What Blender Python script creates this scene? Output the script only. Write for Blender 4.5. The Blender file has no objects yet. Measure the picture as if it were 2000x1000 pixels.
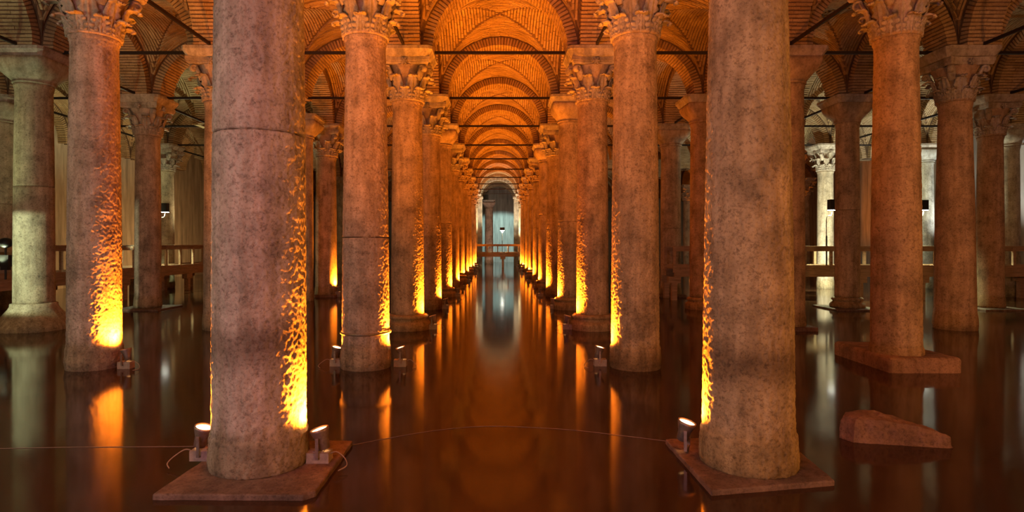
import bpy, math, random
import numpy as np
from mathutils import Vector, Matrix

random.seed(7); np.random.seed(7)
SC = bpy.context.scene
COL = SC.collection
PI = math.pi

# ------------------------------------------------------------------ camera
F = 1163.0                       # focal length in pixels of the 2000 px wide frame
VX, HY, CAMZ = 972.0, 477.0, 2.14
cam = bpy.data.cameras.new('camera')
cam.sensor_width = 36.0
cam.lens = F / 2000.0 * 36.0
cam.shift_x = (1000.0 - VX) / 2000.0
cam.shift_y = -(500.0 - HY) / 2000.0
cam.clip_end = 300
camo = bpy.data.objects.new('camera', cam)
camo.location = (0, 0, CAMZ); camo.rotation_euler = (PI / 2, 0, 0)
COL.objects.link(camo); SC.camera = camo

# ------------------------------------------------------------------ view, world, large lamps
SC.view_settings.view_transform = 'Standard'
SC.view_settings.look = 'None'
SC.view_settings.gamma = 1.0
SC.view_settings.exposure = 0.0
SC.view_settings.use_curve_mapping = False
SC.cycles.use_denoising = True
SC.cycles.max_bounces = 8
SC.cycles.diffuse_bounces = 5
SC.cycles.sample_clamp_indirect = 6.0
SC.cycles.blur_glossy = 0.5

W = bpy.data.worlds.new('world'); SC.world = W
W.use_nodes = True
W.node_tree.nodes['Background'].inputs[0].default_value = (1.0, 0.36, 0.14, 1)
W.node_tree.nodes['Background'].inputs[1].default_value = 0.045

def light(name, kind, loc, energy, color, size=0.3, aim=None, spot=None, blend=0.6, parent=None):
    l = bpy.data.lights.new(name, kind)
    l.energy = energy; l.color = color
    if kind == 'AREA':
        l.shape = 'DISK'; l.size = size
    else:
        l.shadow_soft_size = size
    if spot:
        l.spot_size = spot; l.spot_blend = blend
    o = bpy.data.objects.new(name, l)
    COL.objects.link(o)
    o.location = loc
    if aim is not None:
        d = Vector(aim).normalized()
        o.rotation_euler = d.to_track_quat('-Z', 'Y').to_euler()
    if parent is not None:
        o.parent = parent
    return o

ORANGE = (1.0, 0.25, 0.012)
# unseen fill lights added around the photographer (mauve on the left, amber on the right, a pale one beside the left line)
light('mauve_fill_light', 'POINT', (-4.6, -2.6, 3.4), 680, (1.0, 0.55, 0.74), 0.4)
light('mauve_fill_light', 'POINT', (-2.4, -3.0, 4.2), 430, (1.0, 0.52, 0.76), 0.4)
light('amber_fill_light', 'POINT', (5.2, -2.6, 3.0), 1100, (1.0, 0.42, 0.075), 0.4)
light('pale_fill_light', 'POINT', (-9.5, 2.5, 4.0), 520, (0.85, 0.95, 0.55), 0.3)
light('amber_fill_light', 'POINT', (13.0, 3.0, 3.0), 1000, (1.0, 0.37, 0.11), 0.3)
# pale lights added along the walkways, mostly aimed up, no fixtures
PALE = (0.86, 1.0, 0.60)
UP = (0, 0, 1)
light('pale_walkway_light', 'SPOT', (-13.0, 10.8, 2.2), 1050, (0.82, 1.0, 0.72), 0.05, (.17, .8, -.10), 0.62, .25)
light('pale_walkway_light', 'SPOT', (-13.9, 13.0, 1.6), 450, PALE, 0.1, UP, 2.2, .5)
light('pale_walkway_light', 'SPOT', (-14.6, 17.5, 1.6), 900, PALE, 0.1, UP, 2.4, .5)
light('pale_walkway_light', 'SPOT', (-14.6, 24.6, 1.6), 1200, PALE, 0.1, UP, 2.4, .5)
light('pale_walkway_light', 'SPOT', (-14.6, 32.0, 1.6), 900, (1, .85, .5), 0.1, UP, 2.4, .5)
for yy, ee in ((15.5, 450), (28.0, 500), (36.5, 700)):
    light('amber_wall_light', 'SPOT', (-17.1, yy, 0.9), ee, (1.0, 0.58, 0.22), 0.1, (-1, .15, .45), 2.4, .5)  # added to brighten the left wall, no fixture
light('pale_walkway_light', 'SPOT', (18.5, 26.8, 1.6), 900, (0.95, 1.0, 0.75), 0.1, UP, 2.5, .5)
light('pale_walkway_light', 'SPOT', (23.4, 27.8, 1.6), 1600, (0.85, 0.95, 1.0), 0.1, UP, 2.5, .5)
light('pale_walkway_light', 'SPOT', (13.4, 26.6, 1.6), 700, (0.95, 1.0, 0.75), 0.1, UP, 2.4, .5)
light('pale_walkway_light', 'SPOT', (14.6, 26.2, 1.4), 1800, (0.95, 1.0, 0.75), 0.1, (.2, 1, .2), 2.2, .5)  # added to brighten the columns behind the right railing
light('teal_end_lamp', 'SPOT', (0.3, 67.4, 5.4), 2300, (0.45, 0.85, 0.95), 0.2, (0.02, 1, -.75), 1.6, .3)
light('pale_end_light', 'SPOT', (0.6, 57.4, 1.7), 2600, (0.95, 1.0, 0.75), 0.2, UP, 2.2, .5)
light('pale_end_light', 'SPOT', (0.4, 58.2, 1.7), 1100, (1.0, .8, 0.7), 0.2, (-.1, 1, .2), 1.2, .5)  # added to brighten the column beyond the archway

# ------------------------------------------------------------------ helpers
def link(o, parent=None):
    COL.objects.link(o)
    if parent is not None:
        o.parent = parent
    return o

def mesh_from(name, verts, faces, mat=None, smooth=False):
    me = bpy.data.meshes.new(name)
    me.from_pydata([tuple(v) for v in verts], [], [tuple(f) for f in faces])
    if mat: me.materials.append(mat)
    if smooth:
        me.polygons.foreach_set('use_smooth', [True] * len(me.polygons))
    me.update()
    return me

def ob(name, me, parent=None, loc=(0, 0, 0), rot=(0, 0, 0)):
    o = bpy.data.objects.new(name, me)
    o.location = loc; o.rotation_euler = rot
    return link(o, parent)

def tag(o, label=None, cat=None, group=None, kind=None):
    if label: o['label'] = label
    if cat: o['category'] = cat
    if group: o['group'] = group
    if kind: o['kind'] = kind
    return o

def empty(name, loc, rz=0):
    o = bpy.data.objects.new(name, None)
    o.empty_display_size = 0.2
    o.location = loc; o.rotation_euler = (0, 0, rz)
    return link(o)

class MB:
    """collects shapes into one mesh"""
    def __init__(s): s.v = []; s.f = []
    def add(s, v, f):
        n = len(s.v); s.v += [tuple(p) for p in v]; s.f += [tuple(i + n for i in q) for q in f]
    def box(s, c, h, m=None):
        cx, cy, cz = c; hx, hy, hz = h
        v = [Vector((sx * hx, sy * hy, sz * hz)) for sz in (-1, 1) for sy in (-1, 1) for sx in (-1, 1)]
        if m is not None: v = [m @ p for p in v]
        v = [p + Vector(c) for p in v]
        s.add(v, [(0, 2, 3, 1), (4, 5, 7, 6), (0, 1, 5, 4), (2, 6, 7, 3), (0, 4, 6, 2), (1, 3, 7, 5)])
        return s
    def bar(s, a, b, w, h):
        a = Vector(a); b = Vector(b); d = b - a; L = d.length
        q = d.to_track_quat('X', 'Z').to_matrix()
        return s.box((a + b) / 2, (L / 2, w / 2, h / 2), q)
    def tube(s, pts, r, n=8, cap=True):
        pts = [Vector(p) for p in pts]; rings = []
        rs = r if isinstance(r, (list, tuple)) else [r] * len(pts)
        base = len(s.v); up = None
        for i, p in enumerate(pts):
            d = (pts[min(i + 1, len(pts) - 1)] - pts[max(i - 1, 0)]).normalized()
            if up is None:
                up = d.orthogonal().normalized()
            up = (up - d * up.dot(d)).normalized(); side = d.cross(up)
            s.v += [tuple(p + (up * math.cos(2 * PI * k / n) + side * math.sin(2 * PI * k / n)) * rs[i]) for k in range(n)]
        for i in range(len(pts) - 1):
            for k in range(n):
                a = base + i * n + k; b = base + i * n + (k + 1) % n
                s.f.append((a, b, b + n, a + n))
        if cap:
            s.f.append(tuple(base + k for k in reversed(range(n))))
            s.f.append(tuple(base + (len(pts) - 1) * n + k for k in range(n)))
        return s
    def lathe(s, prof, n=48, cap=True):
        base = len(s.v)
        for r, z in prof:
            s.v += [(r * math.cos(2 * PI * k / n), r * math.sin(2 * PI * k / n), z) for k in range(n)]
        for i in range(len(prof) - 1):
            for k in range(n):
                a = base + i * n + k; b = base + i * n + (k + 1) % n
                s.f.append((a, b, b + n, a + n))
        if cap:
            s.f.append(tuple(base + k for k in reversed(range(n))))
            s.f.append(tuple(base + (len(prof) - 1) * n + k for k in range(n)))
        return s
    def mesh(s, name, mat, smooth=False): return mesh_from(name, s.v, s.f, mat, smooth)
    def build(s, name, mat, parent=None, smooth=False, loc=(0, 0, 0)):
        return ob(name, s.mesh(name, mat, smooth), parent, loc)

def smooth_path(p, n=14):
    out = []
    for i in range(len(p) - 1):
        p0 = p[max(i - 1, 0)]; p1 = p[i]; p2 = p[i + 1]; p3 = p[min(i + 2, len(p) - 1)]
        for j in range(n):
            t = j / n
            out.append(tuple(.5 * (2 * b + (c - a) * t + (2 * a - 5 * b + 4 * c - d) * t * t + (3 * b - a - 3 * c + d) * t ** 3) for a, b, c, d in zip(p0, p1, p2, p3)))
    out.append(p[-1]); return out
def px(x, d): return (x - VX) * d / F           # frame column + distance -> X
def pz(y, d): return CAMZ - (y - HY) * d / F

# ------------------------------------------------------------------ materials
def nodes(name):
    m = bpy.data.materials.new(name); m.use_nodes = True
    nt = m.node_tree; b = nt.nodes['Principled BSDF']
    def N(t, **k):
        n = nt.nodes.new(t)
        for a, v in k.items():
            if a.startswith('i_'):
                key = a[2:]
                n.inputs[int(key) if key.isdigit() else key].default_value = v
            else: setattr(n, a, v)
        return n
    return m, nt, b, N, nt.links.new

def ramp(N, L, src, stops):
    r = N('ShaderNodeValToRGB')
    while len(r.color_ramp.elements) < len(stops): r.color_ramp.elements.new(0.5)
    for e, (p, c) in zip(r.color_ramp.elements, stops):
        e.position = p; e.color = (*c, 1) if len(c) == 3 else c
    L(src, r.inputs[0]); return r

def mixc(N, L, a, b, fac, mode='MIX'):
    m = N('ShaderNodeMix', data_type='RGBA', blend_type=mode)
    for k, s in ((0, fac), (6, a), (7, b)):
        if isinstance(s, (int, float)): m.inputs[k].default_value = s
        elif isinstance(s, tuple): m.inputs[k].default_value = (*s, 1)
        else: L(s, m.inputs[k])
    return m.outputs[2]

def coords(N, L, scale=(1, 1, 1)):
    tc = N('ShaderNodeTexCoord'); oi = N('ShaderNodeObjectInfo')
    mul = N('ShaderNodeMath', operation='MULTIPLY', i_1=37.0); L(oi.outputs['Random'], mul.inputs[0])
    mp = N('ShaderNodeMapping'); mp.inputs['Scale'].default_value = scale
    L(tc.outputs['Object'], mp.inputs['Vector']); L(mul.outputs[0], mp.inputs['Location'])
    return mp.outputs[0], tc, oi

def mat_stone(name, base, pit=1.0, bump=0.6, stain=True):
    m, nt, b, N, L = nodes(name)
    v, tc, oi = coords(N, L)
    vs, _, _ = coords(N, L, (1, 1, 0.12))
    n1 = N('ShaderNodeTexNoise', i_Scale=2.2, i_Detail=6, i_Roughness=0.65); L(v, n1.inputs['Vector'])
    n2 = N('ShaderNodeTexNoise', i_Scale=34, i_Detail=5, i_Roughness=0.7); L(v, n2.inputs['Vector'])
    n3 = N('ShaderNodeTexNoise', i_Scale=9, i_Detail=4); L(vs, n3.inputs['Vector'])
    n4 = N('ShaderNodeTexNoise', i_Scale=14, i_Detail=8, i_Roughness=0.8); L(v, n4.inputs['Vector'])
    c1 = ramp(N, L, n1.outputs[0], [(0.32, tuple(x * 0.55 for x in base)), (0.5, base), (0.7, tuple(min(1, x * 1.3) for x in base))])
    c2 = ramp(N, L, n2.outputs[0], [(0.36, (0.5, 0.46, 0.42)), (0.5, (1, 1, 1)), (0.8, (1.0, 1.0, 1.0))])
    c3 = ramp(N, L, n3.outputs[0], [(0.3, (0.55, 0.50, 0.42)), (0.62, (1, 1, 1))])
    c4 = ramp(N, L, n4.outputs[0], [(0.39, (0.30, 0.27, 0.26)), (0.47, (1, 1, 1))])
    o = mixc(N, L, c1.outputs[0], c2.outputs[0], 0.75 * pit, 'MULTIPLY')
    o = mixc(N, L, o, c3.outputs[0], 0.7, 'MULTIPLY')
    o = mixc(N, L, o, c4.outputs[0], 0.6 * pit, 'MULTIPLY')
    if stain:
        sp = N('ShaderNodeSeparateXYZ'); L(tc.outputs['Object'], sp.inputs[0])
        wob = N('ShaderNodeMath', operation='MULTIPLY_ADD', i_1=0.5, i_2=-0.25); L(n3.outputs[0], wob.inputs[0])
        wob.inputs[1].default_value = 0.3; wob.inputs[2].default_value = -0.15
        zz = N('ShaderNodeMath', operation='ADD'); L(sp.outputs[2], zz.inputs[0]); L(wob.outputs[0], zz.inputs[1])
        damp = ramp(N, L, zz.outputs[0], [(0.0, (0.45, 0.42, 0.3)), (0.12, (0.72, 0.68, 0.5)), (0.34, (0.78, 0.74, 0.6)), (0.46, (1, 1, 1))])
        o = mixc(N, L, o, damp.outputs[0], 0.8, 'MULTIPLY')
        at = N('ShaderNodeAttribute', attribute_type='OBJECT', attribute_name='stain_z')
        df = N('ShaderNodeMath', operation='SUBTRACT'); L(zz.outputs[0], df.inputs[0]); L(at.outputs['Fac'], df.inputs[1])
        ab = N('ShaderNodeMath', operation='ABSOLUTE'); L(df.outputs[0], ab.inputs[0])
        band = ramp(N, L, ab.outputs[0], [(0.06, (0.36, 0.31, 0.27)), (0.28, (1, 1, 1))])
        o = mixc(N, L, o, band.outputs[0], 0.75, 'MULTIPLY')
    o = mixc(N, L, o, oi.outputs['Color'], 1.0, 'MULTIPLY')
    L(o, b.inputs['Base Color'])
    b.inputs['Roughness'].default_value = 0.75
    b.inputs['Specular IOR Level'].default_value = 0.3
    ad = N('ShaderNodeMath', operation='MULTIPLY_ADD', i_1=0.6); L(n4.outputs[0], ad.inputs[0]); L(n2.outputs[0], ad.inputs[2])
    bp = N('ShaderNodeBump', i_Strength=bump, i_Distance=0.02); L(ad.outputs[0], bp.inputs['Height']); L(bp.outputs[0], b.inputs['Normal'])
    return m

def mat_brick(name, lo, mid, hi):
    m, nt, b, N, L = nodes(name)
    v, tc, oi = coords(N, L)
    g = N('ShaderNodeNewGeometry')
    ad = N('ShaderNodeMath', operation='ADD'); L(g.outputs['Random Per Island'], ad.inputs[0]); L(oi.outputs['Random'], ad.inputs[1])
    fr = N('ShaderNodeMath', operation='FRACT'); L(ad.outputs[0], fr.inputs[0])
    c = ramp(N, L, fr.outputs[0], [(0.0, lo), (0.5, mid), (1.0, hi)])
    n1 = N('ShaderNodeTexNoise', i_Scale=1.1, i_Detail=5); L(v, n1.inputs['Vector'])
    n2 = N('ShaderNodeTexNoise', i_Scale=25, i_Detail=5, i_Roughness=0.7); L(v, n2.inputs['Vector'])
    c1 = ramp(N, L, n1.outputs[0], [(0.3, (0.62, 0.6, 0.58)), (0.6, (1.05, 1.05, 1.05))])
    c2 = ramp(N, L, n2.outputs[0], [(0.3, (0.6, 0.58, 0.55)), (0.6, (1, 1, 1))])
    o = mixc(N, L, c.outputs[0], c1.outputs[0], 0.9, 'MULTIPLY')
    o = mixc(N, L, o, c2.outputs[0], 0.8, 'MULTIPLY')
    L(o, b.inputs['Base Color']); b.inputs['Roughness'].default_value = 0.9
    b.inputs['Specular IOR Level'].default_value = 0.15
    bp = N('ShaderNodeBump', i_Strength=0.5, i_Distance=0.012); L(n2.outputs[0], bp.inputs['Height']); L(bp.outputs[0], b.inputs['Normal'])
    return m

def mat_plain(name, col, rough=0.6, metal=0.0, noise=0.3, scale=12, bump=0.2, stretch=(1, 1, 1)):
    m, nt, b, N, L = nodes(name)
    v, tc, oi = coords(N, L, stretch)
    n1 = N('ShaderNodeTexNoise', i_Scale=scale, i_Detail=6, i_Roughness=0.65); L(v, n1.inputs['Vector'])
    c = ramp(N, L, n1.outputs[0], [(0.3, tuple(x * (1 - noise) for x in col)), (0.7, tuple(min(1, x * (1 + noise * 0.6)) for x in col))])
    L(c.outputs[0], b.inputs['Base Color'])
    b.inputs['Roughness'].default_value = rough; b.inputs['Metallic'].default_value = metal
    bp = N('ShaderNodeBump', i_Strength=bump, i_Distance=0.01); L(n1.outputs[0], bp.inputs['Height']); L(bp.outputs[0], b.inputs['Normal'])
    return m

def mat_emit(name, col, s):
    m, nt, b, N, L = nodes(name)
    b.inputs['Base Color'].default_value = (*col, 1)
    b.inputs['Emission Color'].default_value = (*col, 1)
    b.inputs['Emission Strength'].default_value = s
    # a faint ring pattern on the glass, from the lens radius
    return m

def mat_water():
    m, nt, b, N, L = nodes('murky_water')
    tc = N('ShaderNodeTexCoord')
    n = N('ShaderNodeTexNoise', i_Scale=0.5, i_Detail=4); L(tc.outputs['Object'], n.inputs['Vector'])
    c = ramp(N, L, n.outputs[0], [(0.3, (0.030, 0.013, 0.006)), (0.7, (0.056, 0.024, 0.010))])
    L(c.outputs[0], b.inputs['Base Color'])
    b.inputs['IOR'].default_value = 1.333
    b.inputs['Roughness'].default_value = 0.09
    b.inputs['Specular IOR Level'].default_value = 0.5
    n2 = N('ShaderNodeTexNoise', i_Scale=2.5, i_Detail=3); L(tc.outputs['Object'], n2.inputs['Vector'])
    bp = N('ShaderNodeBump', i_Strength=0.05, i_Distance=0.02); L(n2.outputs[0], bp.inputs['Height']); L(bp.outputs[0], b.inputs['Normal'])
    return m

STONE = mat_stone('column_marble', (0.54, 0.44, 0.33))
CARVED = mat_stone('carved_marble', (0.48, 0.40, 0.32), pit=0.6, bump=0.35, stain=False)
PLINTH = mat_stone('plinth_stone', (0.22, 0.135, 0.09), pit=0.9, bump=0.7, stain=False)
BRICK = mat_brick('vault_brick', (0.44, 0.29, 0.15), (0.50, 0.34, 0.185), (0.55, 0.39, 0.22))
MORTAR = mat_plain('old_mortar', (0.17, 0.10, 0.055), 0.95, 0, 0.4, 8, 0.5)
WALLM = mat_plain('stained_render', (0.40, 0.33, 0.25), 0.85, 0, 0.5, 3.0, 0.3, (1, 1, 0.12))
IRON = mat_plain('dark_iron', (0.022, 0.014, 0.012), 0.6, 0.4, 0.4, 20)
BLACK = mat_plain('black_metal', (0.02, 0.02, 0.02), 0.5, 0.3, 0.2, 20)
HOUSE = mat_plain('lamp_bronze', (0.30, 0.22, 0.17), 0.45, 0.6, 0.3, 30)
BLOCK = mat_plain('lamp_block', (0.34, 0.25, 0.18), 0.8, 0, 0.3, 20)
CABLE = mat_plain('cable_rubber', (0.28, 0.2, 0.14), 0.6, 0, 0.2, 20)
WOOD = mat_plain('walkway_timber', (0.40, 0.25, 0.15), 0.6, 0, 0.45, 6, 0.3, (0.3, 3, 3))
LENS = mat_emit('hot_lens', (1.0, 0.62, 0.26), 14.0)
PLENS = mat_emit('pale_lens', (1.0, 1.0, 0.85), 12.0)
WATER = mat_water()
MUD = mat_plain('muddy_floor', (0.12, 0.08, 0.05), 0.9, 0, 0.4, 2)

# ------------------------------------------------------------------ layout of the hall
S = 4.8; CX = 0.06; D1 = 5.86
SPRING = 7.08                   # top of the impost blocks, where the arches start
AW = 0.80; RI = 1.70; RE = 2.0  # arch width, inner and outer radius
def lane_x(i): return CX + (i - 0.5) * S if i > 0 else CX + (i + 0.5) * S     # i = -5..-1, 1..6
def row_d(k): return D1 + S * (k - 1)
XL, XR = lane_x(-5), lane_x(6)
DEND = 73.0

# ------------------------------------------------------------------ structure: water, floor, walls
MB().box(((XL + XR) / 2, 33, -0.75), ((XR - XL) / 2 + 3, 45, 0.15)).build('floor', MUD)['kind'] = 'structure'
wat = mesh_from('water_surface', [(XL, -10, -0.05), (XR, -10, -0.05), (XR, DEND, -0.05), (XL, DEND, -0.05)], [(0, 1, 2, 3)], WATER)
tag(ob('water_surface', wat), 'still murky brown water flooding the hall floor, mirroring the columns', 'water', kind='stuff')

def wall(name, c, h):
    w = MB().box(c, h).build(name, WALLM); w['kind'] = 'structure'; return w
wall('wall_left', (XL - 0.3, 33, 4.4), (0.3, 43, 5.3))
wall('wall_right', (XR + 0.3, 33, 4.4), (0.3, 43, 5.3))
wall('wall_back', ((XL + XR) / 2, DEND + 0.3, 4.4), ((XR - XL) / 2, 0.3, 5.3))

# ------------------------------------------------------------------ ceiling: groin vaults and arches of real bricks
ceil = empty('ceiling', (0, 0, SPRING)); ceil['kind'] = 'structure'
CORNERS = np.array([(sx, sy, sz) for sz in (-1, 1) for sy in (-1, 1) for sx in (-1, 1)], float)
BF = [(0, 2, 3, 1), (4, 5, 7, 6), (0, 1, 5, 4), (2, 6, 7, 3), (0, 4, 6, 2), (1, 3, 7, 5)]

def bricks_mesh(name, mats):
    v = []; f = []
    for m in mats:
        n = len(v)
        for c in CORNERS:
            v.append(tuple(m @ Vector(c)))
        f += [tuple(i + n for i in q) for q in BF]
    return mesh_from(name, v, f, BRICK)

def frame(c, a, b, n, h):
    """matrix that carries the unit brick to a place: axes a, b, n with half sizes h"""
    m = Matrix.Identity(4)
    for i, (ax, s) in enumerate(zip((a, b, n), h)):
        for r in range(3): m[r][i] = ax[r] * s
    for r in range(3): m[r][3] = c[r]
    return m

def vault_mats(seed):
    rnd = random.Random(seed); out = []
    R = RE; pitch = 0.09
    for q in range(4):
        rot = Matrix.Rotation(q * PI / 2, 4, 'Z')
        k = 0; y = 0.10
        while y < R - 0.03:
            tm = math.asin(min(1, y / R)) - 0.03
            arc = 2 * tm * R
            nb = max(1, round(arc / 0.30)); dt = 2 * tm / nb
            off = rnd.uniform(0, 1)
            edges = [-tm] + [min(tm, max(-tm, -tm + dt * (j + off))) for j in range(nb)] + [tm]
            for t0, t1 in zip(edges[:-1], edges[1:]):
                if (t1 - t0) * R < 0.05: continue
                t = (t0 + t1) / 2; half = (t1 - t0) * R / 2 - 0.006
                out_r = R + 0.02 + rnd.uniform(-0.008, 0.006)
                c = Vector((math.sin(t) * out_r, y + rnd.uniform(-.006, .006), math.cos(t) * out_r))
                a = Vector((math.cos(t), 0, -math.sin(t))); n = Vector((math.sin(t), 0, math.cos(t)))
                out.append(rot @ frame(c, a, Vector((0, 1, 0)), n, (half, 0.031 + rnd.uniform(-.003, .003), 0.045)))
            y += pitch; k += 1
    return out

def vault_shell():
    v = []; f = []; R = RE + 0.03
    nr, ns = 10, 16
    for q in range(4):
        rot = Matrix.Rotation(q * PI / 2, 4, 'Z'); b = len(v)
        for i in range(nr + 1):
            y = 0.02 + (R - 0.02) * i / nr
            tm = math.asin(min(1, y / R))
            for j in range(ns + 1):
                t = tm * (2 * j / ns - 1)
                v.append(tuple(rot @ Vector((math.sin(t) * R, y, math.cos(t) * R))))
        for i in range(nr):
            for j in range(ns):
                a = b + i * (ns + 1) + j
                f.append((a, a + 1, a + ns + 2, a + ns + 1))
    n = len(v)
    v += [(-.05, -.05, R), (.05, -.05, R), (.05, .05, R), (-.05, .05, R)]; f.append((n, n + 1, n + 2, n + 3))
    return mesh_from('vault', v, f, MORTAR)

def arch_mats(seed):
    """bricks of one arch along X: soffit courses right through the width, their ends the voussoirs of both faces"""
    rnd = random.Random(seed); out = []
    nc = 59; dt = PI / nc
    for k in range(nc):
        t = -PI / 2 + dt * (k + 0.5)
        cuts = [-0.4, -0.13, 0.13, 0.4] if k % 2 else [-0.4, -0.26, 0.0, 0.26, 0.4]
        for y0, y1 in zip(cuts[:-1], cuts[1:]):
            r = RI + 0.13 + rnd.uniform(-0.01, 0.008)
            tt = t + rnd.uniform(-.003, .003)
            c = Vector((math.sin(tt) * r, (y0 + y1) / 2, math.cos(tt) * r))
            a = Vector((0, 1, 0)); b = Vector((math.cos(tt), 0, -math.sin(tt))); n = Vector((math.sin(tt), 0, math.cos(tt)))
            e = 0.012 + rnd.uniform(-.004, .006)
            out.append(frame(c, a, b, n, ((y1 - y0) / 2 - 0.005 + (e if abs(y0) > .39 or abs(y1) > .39 else 0), 0.031 + rnd.uniform(-.003, .003), 0.128)))
    return out

def arch_shell():
    v = []; f = []; n = 40; hw = AW / 2 - 0.005
    r0, r1 = RI + 0.022, RE + 0.12
    for i in range(n + 1):
        t = -PI / 2 + PI * i / n
        for r in (r0, r1):
            for y in (-hw, hw):
                v.append((math.sin(t) * r, y, math.cos(t) * r))
    for i in range(n):
        a = i * 4; b = a + 4
        f += [(a, b, b + 1, a + 1), (a + 2, a + 3, b + 3, b + 2), (a, a + 2, b + 2, b), (a + 1, b + 1, b + 3, a + 3)]
    return mesh_from('arch', v, f, MORTAR)

VSH = vault_shell(); ASH = arch_shell()
VBR = [bricks_mesh('brickwork', vault_mats(i)) for i in range(3)]
ABR = [bricks_mesh('brickwork', arch_mats(20 + i)) for i in range(3)]
UNIT = mesh_from('brick', CORNERS.tolist(), BF, BRICK)
lanes = [-5, -4, -3, -2, -1, 1, 2, 3, 4, 5, 6]
LX = [lane_x(i) for i in lanes]
ROWS = list(range(0, 16))
for i in range(len(LX) - 1):
    xm = (LX[i] + LX[i + 1]) / 2
    for k in ROWS[:-1]:
        ym = row_d(k) + S / 2
        if ym > DEND: continue
        if abs(xm) - 4.5 > (ym + 2.5) * 0.9: continue
        rz = random.choice((0, PI / 2, PI, 3 * PI / 2))
        o = ob('vault', VSH, ceil, (xm, ym, 0), (0, 0, rz))
        tag(ob('brickwork', random.choice(VBR), o), kind='stuff')
nb_single = 0
def arch(x, y, along_y, single=False):
    a = ob('arch', ASH, ceil, (x, y, 0), (0, 0, PI / 2 if along_y else 0))
    if single:
        for m in arch_mats(random.randint(100, 999)):
            b = bpy.data.objects.new('brick', UNIT); b.parent = a; b.matrix_local = m; COL.objects.link(b)
    else:
        tag(ob('brickwork', random.choice(ABR), a), kind='stuff')
for k in ROWS:
    y = row_d(k)
    if y > DEND: continue
    for i in range(len(LX) - 1):
        xm = (LX[i] + LX[i + 1]) / 2
        if abs(xm) - 2.5 > y * 0.92 + 2: continue
        arch(xm, y, False, single=(abs(xm - CX) < 0.1 and k in (3,)))
    for i in range(len(LX)):
        if abs(LX[i]) - 1 > (y + 5) * 0.92: continue
        if y + S / 2 < DEND: arch(LX[i], y + S / 2, True)

# ------------------------------------------------------------------ column parts
def shaft_profile(r0, r1, z0, z1, kind, n):
    """entasis, a collar at the foot and an astragal at the neck"""
    pr = []
    h = z1 - z0
    for i in range(n + 1):
        t = i / n; z = z0 + h * t
        r = r0 + (r1 - r0) * (t ** 1.15)
        r += 0.010 * math.sin(PI * t)
        if z < 0.55: r += 0.024 * (1 - max(z, 0) / 0.55) ** 2
        if kind != 'none': r += 0.016 * min(1, max(0, (0.34 - z) / 0.03))
        if z < 0.10: r -= 0.018 * ((0.10 - z) / 0.10) ** 2
        e = z1 - z
        if e < 0.20: r += 0.022 * (1 - e / 0.20)
        if e < 0.07: r += 0.012
        pr.append((r, z))
    return pr

def lobed_leaf(hgt, width, curl, r_in, r_out, lobes=3):
    """an acanthus leaf standing against the bell at azimuth -Y, deeply grooved, its tip rolled outwards and down"""
    nu, nv = 12, 20
    front = []; back = []
    for j in range(nv + 1):
        t = j / nv
        if t < 0.66:
            z = hgt * t / 0.66; out = r_in + (r_out - r_in) * (t / 0.66) ** 2.0
            nz, no = 0.0, 1.0
        else:
            a = (t - 0.66) / 0.34 * PI * 1.12
            out = r_out + curl * (1 - math.cos(a)); z = hgt + curl * 0.75 * math.sin(a)
            nz, no = math.sin(a), math.cos(a)
        env = (0.72 + 0.28 * math.sin(PI * min(1, t / 0.66))) if t < 0.66 else 0.72 * math.cos((t - 0.66) / 0.34 * 1.15) ** 0.7
        lob = abs(math.sin(t * PI * lobes * 1.5))
        w = width * env * (0.66 + 0.40 * lob ** 0.5)
        for i in range(nu + 1):
            u = 2 * i / nu - 1
            rib = 0.022 * math.exp(-(u / 0.16) ** 2)
            grv = 0.016 * math.cos(u * PI * 3.0) * (1 - 0.4 * abs(u))
            eye = -0.035 * (1 - lob) ** 1.5 * min(1, abs(u) * 1.6)
            lift = 0.030 * lob * u * u
            o_ = out + (rib + grv + eye + lift - 0.012) * no
            front.append((u * w, -o_, z + (rib + grv) * nz * 0.6 + 0.02 * lob * u * u))
            back.append((u * w * 0.95, -(o_ - 0.035 * no), z - 0.025 * nz))
    m = MB(); c = nu + 1
    nfr = len(front)
    v = front + back; f = []
    for j in range(nv):
        for i in range(nu):
            a = j * c + i
            f.append((a, a + 1, a + c + 1, a + c)); f.append((nfr + a, nfr + a + c, nfr + a + c + 1, nfr + a + 1))
        a = j * c; f.append((a, a + c, nfr + a + c, nfr + a))
        a = j * c + nu; f.append((a, nfr + a, nfr + a + c, a + c))
    a = nv * c
    for i in range(nu): f.append((a + i, a + i + 1, nfr + a + i + 1, nfr + a + i))
    for i in range(nu): f.append((i, nfr + i, nfr + i + 1, i + 1))
    return v, f

CH = 1.05   # height of a carved capital
LEAF_LO = mesh_from('acanthus_leaf', *lobed_leaf(0.27, 0.168, 0.065, 0.425, 0.475, 3), CARVED, True)
LEAF_HI = mesh_from('acanthus_leaf', *lobed_leaf(0.55, 0.165, 0.085, 0.425, 0.53, 5), CARVED, True)
def volute_mesh():
    m = MB()
    # a stalk that leaves the bell and rolls into a spiral under the abacus corner, in the XZ plane (x outwards)
    pts = [(0.46, 0, 0.52), (0.54, 0, 0.68), (0.60, 0, 0.80)]
    cx, cz = 0.66, 0.765
    for k in range(20):
        a = PI * 0.85 - k * 0.45; r = 0.088 - k * 0.0042
        pts.append((cx + r * math.cos(a), 0, cz + r * math.sin(a)))
    m.tube(pts, [0.045] * 3 + [0.040 - k * 0.0009 for k in range(20)], 7)
    m.lathe([(.05, -.02), (.05, .02)], 10)
    n0 = len(m.v) - 20
    m.v[n0:] = [(cx + x, z, cz + y) for x, y, z in m.v[n0:]]
    v = [(x, y * 2.3, z) for x, y, z in m.v]
    return mesh_from('volute', v, m.f, CARVED, True)
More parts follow.
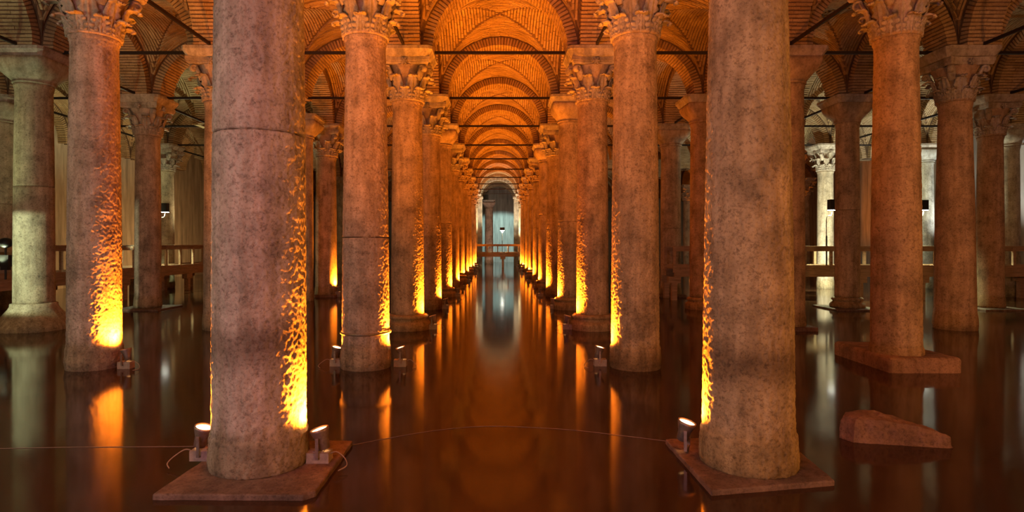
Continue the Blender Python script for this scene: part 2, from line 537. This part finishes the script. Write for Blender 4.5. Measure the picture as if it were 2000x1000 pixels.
VOLUTE = volute_mesh()
def fleuron_mesh():
    m = MB(); 
    for k in range(6):
        a = k * PI / 3
        m.box((math.cos(a) * .05, -0.56, 0.93 + math.sin(a) * .05), (.035, .05, .022), Matrix.Rotation(-a, 3, 'Y'))
    m.box((0, -0.58, 0.93), (.03, .05, .03), Matrix.Rotation(.7, 3, 'Y'))
    return m.mesh('rosette', CARVED)
FLEUR = fleuron_mesh()
def bell_mesh():
    return MB().lathe([(0.40, 0), (0.435, 0.015), (0.44, 0.045), (0.415, 0.06), (0.41, 0.3), (0.43, 0.55), (0.48, 0.75), (0.54, 0.86), (0.54, 0.88)], 40).mesh('capital', CARVED, True)
BELL = bell_mesh()
def abacus_mesh():
    m = MB(); ring = []
    hs = 0.64; sag = 0.10
    for q in range(4):
        for j in range(9):
            u = -1 + 2 * j / 9 + (0.0)
            p = Vector((u * (hs - 0.05), -(hs - sag * (1 - u * u)), 0))
            ring.append(Matrix.Rotation(q * PI / 2, 3, 'Z') @ p)
    n = len(ring); v = []
    for z, s in ((0.87, 0.93), (0.92, 0.98), (0.94, 0.97), (0.955, 1.0), (1.05, 1.0)):
        v += [(p.x * s, p.y * s, z) for p in ring]
    f = [tuple(reversed(range(n))), tuple(range(4 * n, 5 * n))]
    for i in range(4):
        for k in range(n):
            a = i * n + k; b = i * n + (k + 1) % n; f.append((a, b, b + n, a + n))
    return mesh_from('abacus', v, f, CARVED)
ABACUS = abacus_mesh()
def corinthian_joined():
    m = MB()
    def put(me, M):
        m.add([tuple(M @ v.co) for v in me.vertices], [tuple(p.vertices) for p in me.polygons])
    put(BELL, Matrix.Identity(4)); put(ABACUS, Matrix.Identity(4))
    for k in range(8):
        put(LEAF_LO, Matrix.Rotation(k * PI / 4, 4, 'Z')); put(LEAF_HI, Matrix.Rotation((k + .5) * PI / 4, 4, 'Z'))
    for k in range(4): put(VOLUTE, Matrix.Rotation((k + .5) * PI / 2, 4, 'Z'))
    return m.mesh('capital', CARVED, False)
CORJ = corinthian_joined()

def loft_square(levels, n=48):
    """levels: (half size, squareness 0..1, z)"""
    m = MB(); 
    for h, q, z in levels:
        for k in range(n):
            a = 2 * PI * (k + 0.5) / n; c, s = math.cos(a), math.sin(a)
            mx = max(abs(c), abs(s)); r = h * ((1 - q) + q / mx)
            m.v.append((r * c, r * s, z))
    for i in range(len(levels) - 1):
        for k in range(n):
            a = i * n + k; b = i * n + (k + 1) % n; m.f.append((a, b, b + n, a + n))
    m.f.append(tuple(reversed(range(n)))); m.f.append(tuple((len(levels) - 1) * n + k for k in range(n)))
    return m
CUSH = 0.60
CUSHION = loft_square([(.40, 0, 0), (.43, 0, .02), (.43, 0, .05), (.41, 0, .06), (.46, .1, .12), (.53, .35, .22), (.59, .65, .33), (.62, .9, .44), (.63, 1, .52), (.63, 1, .60)]).mesh('capital', CARVED, True)
IMPOST = loft_square([(.60, 1, 0), (.62, 1, .02), (.69, 1, .14), (.71, 1, .16), (.71, 1, .24)]).mesh('impost_block', CARVED)
NECKTOP = SPRING - 0.24

TOPC = NECKTOP - CH            # top of a shaft under a carved capital
TOPD = NECKTOP - CUSH          # under a cushion capital
clouds = bpy.data.textures.new('pitting', 'CLOUDS'); clouds.noise_scale = 0.045; clouds.noise_depth = 4
clouds2 = bpy.data.textures.new('wear', 'CLOUDS'); clouds2.noise_scale = 0.16; clouds2.noise_depth = 2

def column(x, d, r0, r1, cap, label, detail=1, base='plain', seams=(), tint=(1, 1, 1), stain=-9.0, plinth=None, turn=None, group=None):
    c = empty('column', (x, d, 0))
    tag(c, label, 'column', group, 'thing')
    ztop = TOPC if cap == 'leafy' else TOPD
    segs, rings = {3: (320, 480), 2: (260, 400), 1: (72, 90), 0: (32, 36)}[detail]
    zb = {'plain': 0.0, 'attic': 0.34, 'pedestal': 0.62}[base]
    prof = shaft_profile(r0, r1, 0.0, ztop, base, rings)
    prof = [p for p in prof if p[1] >= zb - 1e-6]
    if base == 'plain' and not plinth: prof = [(prof[0][0], -0.6)] + prof
    cuts = [-1.0] + list(seams) + [ztop + 1]
    for i in range(len(cuts) - 1):
        pr = [p for p in prof if cuts[i] <= p[1] <= cuts[i + 1]]
        if i > 0: pr = [(pr[0][0] - 0.02, cuts[i] + 0.002), (pr[0][0], cuts[i] + 0.014)] + [p for p in pr if p[1] > cuts[i] + 0.02]
        if i < len(cuts) - 2: pr = [p for p in pr if p[1] < cuts[i + 1] - 0.02] + [(pr[-1][0], cuts[i + 1] - 0.014), (pr[-1][0] - 0.02, cuts[i + 1] - 0.002)]
        s = MB().lathe(pr, segs).build('shaft' if len(cuts) == 2 else 'shaft_drum', STONE, c, True)
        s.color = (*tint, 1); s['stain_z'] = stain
        if detail >= 2:
            for tx, st in ((clouds, 0.022 if detail == 3 else 0.026), (clouds2, 0.008)):
                dm = s.modifiers.new('relief', 'DISPLACE'); dm.texture = tx; dm.strength = st; dm.mid_level = 0.5
                dm.texture_coords = 'LOCAL'
    if base == 'attic':
        b = MB().lathe([(r0 * 1.38, 0 if plinth else -0.6), (r0 * 1.42, .04), (r0 * 1.42, .10), (r0 * 1.34, .15), (r0 * 1.2, .17), (r0 * 1.16, .21), (r0 * 1.2, .24), (r0 * 1.27, .25), (r0 * 1.28, .30), (r0 * 1.18, .335), (r0 * 1.0, .345)], 48).build('base', STONE, c, True)
        b.color = (*tint, 1); b['stain_z'] = -9.0
    if base == 'pedestal':
        lv = [(r0 * 2.0, .3, -.6), (r0 * 1.9, .3, 0.03), (r0 * 1.72, .25, .14), (r0 * 1.42, .15, .32), (r0 * 1.22, .05, .46), (r0 * 1.14, 0, .54), (r0 * 1.13, 0, .61), (r0 * 1.03, 0, .625)]
        b = loft_square(lv, 48).build('base', STONE, c, True); b.color = (*tint, 1); b['stain_z'] = -9.0
    turn = random.uniform(0, PI / 4) * 0 if turn is None else turn
    sc = max(r1 + 0.03, 0.36) / 0.40
    if cap == 'leafy':
        if detail >= 1:
            k = ob('capital', BELL, c, (0, 0, ztop)); k.scale = (sc, sc, 1)
            for j in range(8):
                ob('acanthus_leaf', LEAF_LO, k, rot=(0, 0, j * PI / 4)); ob('acanthus_leaf', LEAF_HI, k, rot=(0, 0, (j + .5) * PI / 4))
            for j in range(4):
                ob('volute', VOLUTE, k, rot=(0, 0, (j + .5) * PI / 2)); ob('rosette', FLEUR, k, rot=(0, 0, j * PI / 2))
            ob('abacus', ABACUS, k)
        else:
            k = ob('capital', CORJ, c, (0, 0, ztop)); k.scale = (sc, sc, 1)
    else:
        k = ob('capital', CUSHION, c, (0, 0, ztop)); k.scale = (sc, sc, 1)
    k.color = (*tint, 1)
    ob('impost_block', IMPOST, c, (0, 0, NECKTOP))
    if plinth:
        pl = plinth_mesh(*plinth).build('plinth', PLINTH, c, loc=(-x, -d, 0))
        bv = pl.modifiers.new('worn_edge', 'BEVEL'); bv.width = plinth[5] if len(plinth) > 5 else 0.02; bv.segments = 3
        sub = pl.modifiers.new('fine', 'SUBSURF'); sub.subdivision_type = 'SIMPLE'; sub.levels = sub.render_levels = 4
        dm = pl.modifiers.new('relief', 'DISPLACE'); dm.texture = clouds2; dm.strength = 0.02; dm.texture_coords = 'LOCAL'
        if plinth[1] > .1: pl.color = (1.7, 1.6, 1.35, 1)
    return c

def plinth_mesh(corners, top, bot=-0.6, slope=0.0, *_):
    m = MB(); n = len(corners)
    v = [(x, y, bot) for x, y in corners] + [(x, y, top) for x, y in corners]
    f = [tuple(reversed(range(n))), tuple(range(n, 2 * n))] + [(k, (k + 1) % n, n + (k + 1) % n, n + k) for k in range(n)]
    m.add(v, f); return m
def square_corners(x, d, h): return [(x - h, d - h), (x + h, d - h), (x + h, d + h), (x - h, d + h)]

ORD = ['', 'first', 'second', 'third', 'fourth', 'fifth', 'sixth', 'seventh', 'eighth', 'ninth', 'tenth', 'eleventh', 'twelfth', 'thirteenth', 'fourteenth']

# nearest pair
MAUVE = (1.0, 0.93, 0.95)
column(-2.34, 5.86, 0.435, 0.395, 'leafy', 'largest column, pitted grey marble with a dark joint, on a broad thin slab', 3,
       seams=(3.20,), tint=(.93, .90, .90), stain=1.22,
       plinth=([(-2.96, 5.10), (-1.66, 5.08), (-1.58, 5.17), (-1.58, 6.5), (-2.9, 6.5)], 0.0, -0.6, 0, 0, .015))
column(2.46, 5.86, 0.425, 0.325, 'leafy', 'thick brown pitted column on a rusty tilted slab in the right foreground', 3, tint=(.95, .83, .60), stain=1.02,
       plinth=([(1.86, 5.18), (3.06, 5.40), (3.14, 6.3), (2.5, 6.62), (1.84, 6.55)], 0.0, -0.6, 0, 0, .015))
# second pair
column(-2.36, 10.66, 0.415, 0.345, 'leafy', 'pinkish marble column with leafy capital, a lamp on either side of its foot', 2, seams=(2.26,), tint=(.98, .88, 1.0))
column(2.46, 10.66, 0.42, 0.365, 'leafy', 'tan marble column with leafy capital and plain shaft, behind the right foreground column', 2, tint=(1, .86, .66), stain=0.1)
column(-2.34, 15.46, 0.42, 0.37, 'leafy', 'third column back on the left of the aisle, on a round moulded foot', 2, base='attic', tint=(1, .86, .70))  # amber light put into the tint, here and farther back
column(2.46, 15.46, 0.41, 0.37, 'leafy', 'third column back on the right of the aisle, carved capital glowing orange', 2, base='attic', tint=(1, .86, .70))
aisle = {(-1, 4): ('leafy', ()), (1, 4): ('cushion', (2.9,)), (-1, 5): ('cushion', (3.0,)), (1, 5): ('leafy', ()), (-1, 6): ('leafy', ()), (1, 6): ('cushion', (3.6,)), (-1, 7): ('leafy', ()), (1, 7): ('leafy', ())}
for k in range(4, 13):
    for s in (-1, 1):
        cap, seams = aisle.get((s, k), ('leafy', ()))
        side = 'left' if s < 0 else 'right'
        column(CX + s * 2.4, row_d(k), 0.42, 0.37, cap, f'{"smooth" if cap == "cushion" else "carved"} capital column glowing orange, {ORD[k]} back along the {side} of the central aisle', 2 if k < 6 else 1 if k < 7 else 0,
               base='attic' if (k + (s > 0)) % 2 else 'plain', seams=seams, tint=(1, .86, .70), group='columns along the central aisle')  # warm tint carries the aisle's amber light in the stone colour
band = MB().lathe([(.432, .555), (.446, .56), (.446, .595), (.432, .60)], 64, False).build('collar_band', HOUSE, [o for o in bpy.data.objects if o.get('label', '').startswith('pinkish marble')][0], True)
# outer lines: (frame x, row, foot radius, neck radius, capital, base, label)
outer = [
    (185, 2, .42, .365, 'leafy', 'plain', (), (1, .92, .98), 'mauve column with leafy capital, one edge blazing yellow from a lamp at its foot'),
    (67, 3, .45, .40, 'cushion', 'pedestal', (3.62,), (.95, 1, .85), 'greenish column on a flared pedestal in the water, near the left walkway'),
    (432, 3, .42, .38, 'leafy', 'plain', (), (1, .93, .9), 'sliver of a column standing close behind the largest foreground column'),
    (289, 4, .40, .37, 'leafy', 'plain', (), (1, .93, .9), 'brown column with worn leafy capital in front of the left walkway railing'),
    (4, 4, .45, .42, 'cushion', 'plain', (3.5,), (.95, .95, .8), 'pale column cut by the left edge of the picture, by the walkway'),
    (637, 5, .44, .40, 'leafy', 'plain', (), (1, .93, .85), 'orange column with leafy capital between the two nearest left aisle columns'),
    (322, 6, .43, .40, 'leafy', 'plain', (), (1, 1, .9), 'distant drab column beyond the left walkway, by a small black lamp'),
    (590, 4.6, .42, .40, 'cushion', 'plain', (), (1, .93, .85), 'dim column just right of the largest foreground column, far behind'),
    (1750, 2, .395, .335, 'leafy', 'plain', (), (1, .84, .62), 'tan column with leafy capital on a thick rounded square plinth'),
    (1539, 3, .40, .37, 'cushion', 'plain', (), (1, .84, .62), 'dark sliver of a column along the edge of the right foreground column'),
    (1865, 3, .46, .35, 'leafy', 'plain', (), (1, .80, .62), 'reddish leaning column with low carved capital, behind the thick square plinth'),
    (1370, 4, .38, .35, 'cushion', 'attic', (), (1, .80, .62), 'brown column just left of the right foreground column, round foot in the water'),
    (1655, 4, .38, .35, 'cushion', 'attic', (3.3,), (1, .84, .62), 'column with smooth flared capital and moulded round foot, before the right railing'),
    (1934, 4, .385, .35, 'leafy', 'plain', (), (1, .82, .66), 'column with worn carved capital, second from the right edge'),
    (1310, 5, .42, .39, 'cushion', 'plain', (2.8,), (1, .9, .8), 'drab jointed column between the second and nearest right columns of the aisle'),
    (1968, 5, .42, .39, 'cushion', 'plain', (), (.9, .97, 1), 'pale grey column behind the railing near the right edge'),
    (1612, 6, .38, .35, 'leafy', 'plain', (), (1, 1, .95), 'pale lit column with leafy capital behind the railing, beside a lamp post'),
    (1805, 6, .42, .39, 'cushion', 'plain', (), (.85, .95, 1), 'bluish column behind the railing, seen beside the plinth column'),
    (1568, 9.1, .48, .42, 'leafy', 'plain', (), (1, .9, .8), 'small far column glowing orange through a dark archway on the right'),
    (1345, 10.2, .45, .42, 'leafy', 'plain', (), (1, .9, .8), 'tiny far column glowing orange above the white balusters'),
    (668, 9, .42, .40, 'leafy', 'plain', (), (1, 1, .9), 'tiny pale column far behind, left of the pinkish column'),
    (955, 13.75, .48, .44, 'cushion', 'plain', (), (1, .8, .7), 'column standing in the far end archway before the blue lit wall'),
]
for fx, k, r0, r1, cap, base, seams, tint, lab in outer:
    d = row_d(k)
    pl = None
    if fx == 1750: pl = ([(6.66, 10.1), (7.9, 10.1), (7.9, 11.8), (6.7, 11.9)], 0.21, -0.6, 0, 0, .07)
    if fx in (1655, 1934, 289): pl = (square_corners(px(fx, d), d, .78), 0.0, -0.6, 0, 0, .02)
    if fx in (1539, 1310, 637): pl = (square_corners(px(fx, d), d, .52), 0.05, -0.6, 0, 0, .03)
    column(px(fx, d), d, r0, r1, cap, lab, 2 if k == 2 else (1 if k < 7 else 0), base=base, seams=seams, tint=tint, plinth=pl)

# ------------------------------------------------------------------ pale stone archway closing the aisle
ga = empty('stone_archway', (0, 59.9, 0)); tag(ga, 'pale stone archway closing the far end of the central aisle', 'archway')
for x0, x1 in ((-2.32, -1.55), (1.62, 2.25)):
    pm_ = loft_square([((x1 - x0) / 2, 1, -.3), ((x1 - x0) / 2, 1, 6.7), ((x1 - x0) / 2 + .08, 1, 6.72), ((x1 - x0) / 2 + .08, 1, 6.9)])
    ob('pier', pm_.mesh('pier', CARVED), ga, ((x0 + x1) / 2, 0, 0))
for k in range(19):
    t0, t1 = PI * k / 19 + .012, PI * (k + 1) / 19 - .012
    m = MB(); v = []
    for y in (-.3, .3):
        for r in (1.66, 2.02 + random.uniform(-.02, .02)):
            for t in (t0, t1): v.append((.03 - r * math.cos(t), y, 6.9 + r * math.sin(t)))
    m.add(v, [(0, 1, 3, 2), (4, 6, 7, 5), (0, 4, 5, 1), (2, 3, 7, 6), (0, 2, 6, 4), (1, 5, 7, 3)])
    m.build('voussoir', CARVED, ga)

# ------------------------------------------------------------------ iron tie rods
def tie(a, b, label):
    t = MB().bar(a, b, 0.055, 0.075).build('tie_rod', IRON)
    tag(t, label, 'tie rod', 'iron tie rods between the arches')
ZT = SPRING + 0.03
def lane_word(i):
    if abs(i) == 1: return 'central aisle'
    return f'{ORD[abs(i) - 1]} side aisle on the {"left" if i < 0 else "right"}'
for k in range(3, 13):
    y = row_d(k)
    for a, b in ((-4, -3), (-3, -2), (-2, -1), (-1, 1), (1, 2), (2, 3), (3, 4), (4, 5)):
        x0, x1 = lane_x(a) + .66, lane_x(b) - .66
        if not (-20 < VX + x1 * F / y and VX + x0 * F / y < 2020): continue
        if abs(a) > 1 or abs(b) > 1:
            if k > 6: continue
        word = 'central aisle' if (a, b) == (-1, 1) else lane_word(a if a < 0 else b)
        tie((x0, y, ZT), (x1, y, ZT), f'black iron tie rod crossing the {word}, {ORD[k - 2]} from the front')
for i in (-4, -3, -2, -1, 1, 2, 3, 4, 5):
    for k in range(2, 7):
        x = lane_x(i); y0, y1 = row_d(k) + .66, row_d(k + 1) - .66
        if not (-10 < VX + x * F / y1 < 2010): continue
        side = 'left' if i < 0 else 'right'
        tie((x, y0, ZT), (x, y1, ZT), f'iron tie rod running into the distance over {ORD[abs(i)]} {side} column line, {ORD[k - 1]} back')

# ------------------------------------------------------------------ floodlights at the column feet
def housing_mesh():
    return MB().lathe([(.035, -.20), (.055, -.19), (.062, -.10), (.085, -.03), (.092, -.01), (.092, .012), (.080, .012), (.078, -.004)], 24, False)
HOUSING = housing_mesh().mesh('housing', HOUSE, True)
LENSM = MB().lathe([(.079, -.004), (.05, .004), (.01, .007)], 24).mesh('lens', LENS, True)
def yoke_mesh():
    m = MB()
    m.bar((-.10, 0, -.26), (.10, 0, -.26), .03, .012)
    m.bar((-.10, 0, -.265), (-.10, 0, -.06), .03, .010); m.bar((.10, 0, -.265), (.10, 0, -.06), .03, .010)
    m.tube([(0, 0, -.30), (0, 0, -.26)], .018, 8)
    return m.mesh('yoke', HOUSE)
YOKE = yoke_mesh()
BLK = MB().box((0, 0, .05), (.11, .075, .05)).box((0, 0, .105), (.05, .05, .006)).mesh('base_block', BLOCK)
BLK_DEEP = MB().box((0, 0, -.235), (.11, .075, .335)).box((0, 0, .105), (.05, .05, .006)).mesh('base_block', BLOCK)
def cable_mesh(seed, sx):
    r = random.Random(seed)
    p = [(0.09 * sx, 0, .06), (0.17 * sx, -.02, .10), (0.26 * sx, -.05, .05), (0.30 * sx, -.12, -0.0), (.24 * sx, -.2, -.02)]
    return MB().tube(smooth_path(p, 6), .006, 6).mesh('cable', CABLE, True)

def floodlight(x, d, z, toward, label, energy=150, spot=2.5, tilt=0.27, col=ORANGE, detail=True, group=None, block=True):
    """toward: direction in plan from the lamp to its column"""
    root = empty('floodlight', (x, d, z)); tag(root, label, 'floodlight', group)
    tw = Vector((toward[0], toward[1], 0)).normalized()
    aim = (Vector((0, 0, 1)) * math.cos(tilt) + tw * math.sin(tilt)).normalized()
    q = aim.to_track_quat('Z', 'X').to_euler()
    hz = 0.31
    h = ob('housing', HOUSING, root, (0, 0, hz), q)
    ob('lens', LENSM, h)
    yk = ob('yoke', YOKE, root, (0, 0, hz), (0, 0, math.atan2(tw.y, tw.x) + PI / 2))
    if block: ob('base_block', BLK if z == 0.0 else BLK_DEEP, root)
    if detail: ob('cable', cable_mesh(random.random(), -1 if tw.x > 0 else 1), root)
    l = light('flood_beam', 'SPOT', (0, 0, 0), energy, col, 0.05, aim, spot, 1.0, root)
    l.location = Vector((0, 0, hz)) + aim * 0.03
    return root

def fl_at(cx, cd, r, ang, label, gap=0.13, z=0.0, **k):
    """ang: bearing of the lamp round its column, 0 = +X, 90 = away from the camera"""
    a = math.radians(ang); g = r + gap
    return floodlight(cx + math.cos(a) * g, cd + math.sin(a) * g, z, (-math.cos(a), -math.sin(a)), label, **k)

FE = 1800
G = 'floodlights along the central aisle'
fl_at(-2.34, 5.86, .46, 2, 'floodlight on a block at the aisle side of the largest column', energy=FE, gap=.12)
fl_at(-2.34, 5.86, .455, 172, 'floodlight on a brick shaped block, peeping from behind the largest column', energy=2600, gap=0.14)
fl_at(2.46, 5.86, .425, 154, 'floodlight on a bare bracket at the foot of the right foreground column', energy=FE, gap=.15, block=False, detail=False)
fl_at(-2.36, 10.66, .415, 4, 'floodlight on the aisle side of the pinkish column', energy=FE, gap=.2, z=-.03)
fl_at(-2.36, 10.66, .415, 172, 'floodlight on the outer side of the pinkish column', energy=1800, z=-.03)
fl_at(2.46, 10.66, .42, 172, 'floodlight with trailing wires at the foot of the tan aisle column', energy=FE, gap=.2, z=-.03)
fl_at(px(185, 10.66), 10.66, .46, -12, 'floodlight at the foot of the mauve column, its beam flaring yellow', energy=FE, gap=.2, z=-.03)
fl_at(px(637, 25.06), 25.06, .44, -15, 'floodlight at the foot of the far orange column behind the largest one', energy=FE, z=0.05)
for k in range(3, 12):
    for s in (-1, 1):
        side = 'left' if s < 0 else 'right'
        fl_at(CX + s * 2.4, row_d(k), .42 + (.12 if k % 2 or k < 4 else .03), -8 if s < 0 else 188, f'small floodlight at the {ORD[k]} column back on the {side} of the aisle', energy=FE, z=-0.02, detail=k < 6, group=G)
fl_at(px(1568, row_d(9.1)), row_d(9.1), .48, 215, 'tiny floodlight at the far orange column through the dark archway', energy=FE, detail=False)
fl_at(px(1345, row_d(10.2)), row_d(10.2), .45, 300, 'tiny floodlight at the far orange column above the balusters', energy=FE, detail=False)

# ------------------------------------------------------------------ walkways
def plank_mesh(w, l): return MB().box((0, 0, 0), (w / 2 - .006, l / 2, .025)).mesh('plank', WOOD)
def walkway(name, p0, p1, width, zdeck, label, post_gap=0.97, rail_h=0.84, leg_gap=2.4):
    """p0 -> p1 is the edge nearest the camera; the deck lies to the left of that direction"""
    a = Vector((*p0, 0)); b = Vector((*p1, 0)); d = (b - a); L = d.length; ang = math.atan2(d.y, d.x)
    root = empty(name, (*p0, 0), ang); tag(root, label, 'walkway')
    n = int(L / .2); pm = plank_mesh(L / n, width)
    for i in range(min(n, 290)): ob('plank', pm, root, (L / n * (i + .5), width / 2, zdeck - .025))
    for yy in (0.06, width - .06):
        MB().box((L / 2, yy, zdeck - .05 - .15), (L / 2, .05, .15)).build('beam', WOOD, root)
    post = MB().box((0, 0, rail_h / 2 - .1), (.05, .045, rail_h / 2 + .08)).mesh('post', WOOD)
    for yy in (0.05, width - .05):
        np_ = int(L / post_gap)
        for i in range(np_ + 1):
            ob('post', post, root, (L * i / np_, yy, zdeck))
        MB().box((L / 2, yy, zdeck + rail_h - .02), (L / 2, .08, .025)).build('handrail', WOOD, root)
        MB().box((L / 2, yy, zdeck + rail_h - .12), (L / 2, .03, .075)).build('rail_board', WOOD, root)
        MB().box((L / 2, yy, zdeck + .05), (L / 2, .03, .05)).build('toe_board', WOOD, root)
    leg = MB().box((0, 0, 0), (.10, .10, (zdeck - .35 + .5) / 2)).box((0.0, 0, (zdeck - .35 + .5) / 2 - .12), (.24, .12, .12)).mesh('leg', WOOD)
    nl = max(1, int(L / leg_gap))
    for i in range(nl + 1):
        for yy in (0.12, width - .12):
            ob('leg', leg, root, (L * i / nl, yy, (zdeck - .35 - .5) / 2))
    return root
walkway('walkway', (6.9, 23.2), (XR - .2, 23.2), 1.3, 1.22, 'timber walkway with railing crossing the water at the right')
walkway('walkway', (-14.65, 9.0), (-14.65, 38.0), 1.35, 1.10, 'timber walkway with railing running along the left wall', 1.15, 1.0)
walkway('walkway', (-5.0, 56.4), (6.0, 56.4), 1.5, 1.30, 'small far walkway with railing across the end of the central aisle')

def walk_lamp(x, y, z0, ztop, label, head=(.13, .12, .20), energy=2000, col=PALE, side=1):
    r = empty('lamp_post', (x, y, z0)); tag(r, label, 'lamp')
    h = ztop - z0
    MB().tube([(0, 0, 0), (0, 0, h * .55)], .03, 8).build('pole', BLACK, r)
    MB().tube(smooth_path([(0, 0, h * .55), (0, 0, h * .8), (.05 * side, 0, h * .89), (.18 * side, 0, h * .91), (.22 * side, 0, h)], 6), .022, 8).build('bracket', HOUSE, r)
    hd = MB().box((.22 * side, 0, h + head[2]), head).build('lamp_head', BLACK, r)
    MB().box((.22 * side, 0, h + .001), (head[0] * .95, head[1] * .95, .025)).build('lens', PLENS, hd)
    l = light('lamp_beam', 'SPOT', (.22 * side, 0, h - .04), energy, col, .08, (0, -0.25, -1), 2.3, .6, r)
    return r
walk_lamp(px(1613, 23.3), 23.25, 1.22, pz(410, 23.3), 'black box lamp on a bent pole above the right railing', side=1)
walk_lamp(px(1793, 24.2), 24.2, 1.22, pz(410, 24.2), 'black box lamp showing beside the plinth column above the railing', side=1)
walk_lamp(px(313, 27.3), 27.3, 1.10, pz(414, 27.3), 'black box lamp on the left walkway, white slit glowing underneath', side=1)
r = empty('lamp', (-14.5, 17.55, 1.10)); tag(r, 'black lamp casing on the left walkway railing, at the very edge of the picture', 'lamp')
MB().tube([(0, 0, 0), (0, 0, .95)], .03, 8).build('pole', BLACK, r)
MB().lathe([(.05, -.05), (.14, 0), (.17, .12), (.12, .22), (.04, .25)], 16).build('lamp_head', BLACK, r, True, (0, 0, .98))
MB().box((0, 0, .55), (.16, .10, .17)).box((0, 0, .34), (.10, .07, .06)).build('ballast_box', BLACK, r)
e = walk_lamp(px(981, 56.5), 56.5, 1.30, pz(450, 56.5), 'thin far lamp post with a starry white lamp at the aisle end', head=(.22, .12, .14), side=0)
for p in e.children:
    if p.name.startswith('lamp_head'):
        MB().lathe([(.10, 0), (.09, .03), (.04, .06)], 16).build('lens', PLENS, p).rotation_euler = (PI / 2, 0, 0)
        p.children[-1].location = (0, -.13, pz(450, 56.5) - 1.3 - .1)

# ------------------------------------------------------------------ stone and cables in the water
def boulder():
    m = MB(); n = 40
    out = [(-.58, .02), (-.50, -.14), (-.2, -.2), (.15, -.26), (.45, -.32), (.60, -.34), (.50, -.12), (.35, .10), (.1, .22), (-.2, .24), (-.45, .16)]
    L = len(out)
    lev = [(1.0, -.15, 1), (1.0, 0.0, 1), (.97, .05, 1), (.95, .19, .9), (.88, .25, .75), (.6, .27, .6), (.2, .28, .5)]
    for s, z, q in lev:
        for i, (x, y) in enumerate(out):
            zz = z * (1 - .42 * max(0, x) / .6) if z > 0 else z
            m.v.append((x * s * .88, y * s + (1 - s) * .1, zz))
    for i in range(len(lev) - 1):
        for k in range(L):
            a = i * L + k; b = i * L + (k + 1) % L; m.f.append((a, b, b + L, a + L))
    m.f.append(tuple((len(lev) - 1) * L + k for k in range(L)))
    return m
o = boulder().build('stone_slab', PLINTH, loc=(px(1728, 6.72), 6.72, -.05))
for t, a in (('SUBSURF', 3),):
    s = o.modifiers.new('round', 'SUBSURF'); s.subdivision_type = 'SIMPLE'; s.levels = s.render_levels = 4
dm = o.modifiers.new('relief', 'DISPLACE'); dm.texture = clouds2; dm.strength = .05; dm.texture_coords = 'LOCAL'
o.color = (1.3, 1.15, 1.0, 1)
tag(o, 'flat broken reddish stone lying in the water at the right', 'stone')

def cable(pts, label):
    p = []
    for x, y in pts:
        d = (CAMZ + .045) * F / (y - HY); p.append((px(x, d), d, -.047))
    tag(MB().tube(smooth_path(p), .0028, 5).build('cable', CABLE, None, True), label, 'cable')
cable([(-30, 876), (140, 873), (300, 872), (385, 871), (412, 868)], 'thin cable on the water leading in to the left side of the largest column')
cable([(672, 872), (760, 855), (860, 839), (960, 832), (1100, 838), (1220, 851), (1308, 862)], 'thin cable looping across the aisle water between the two foreground slabs')
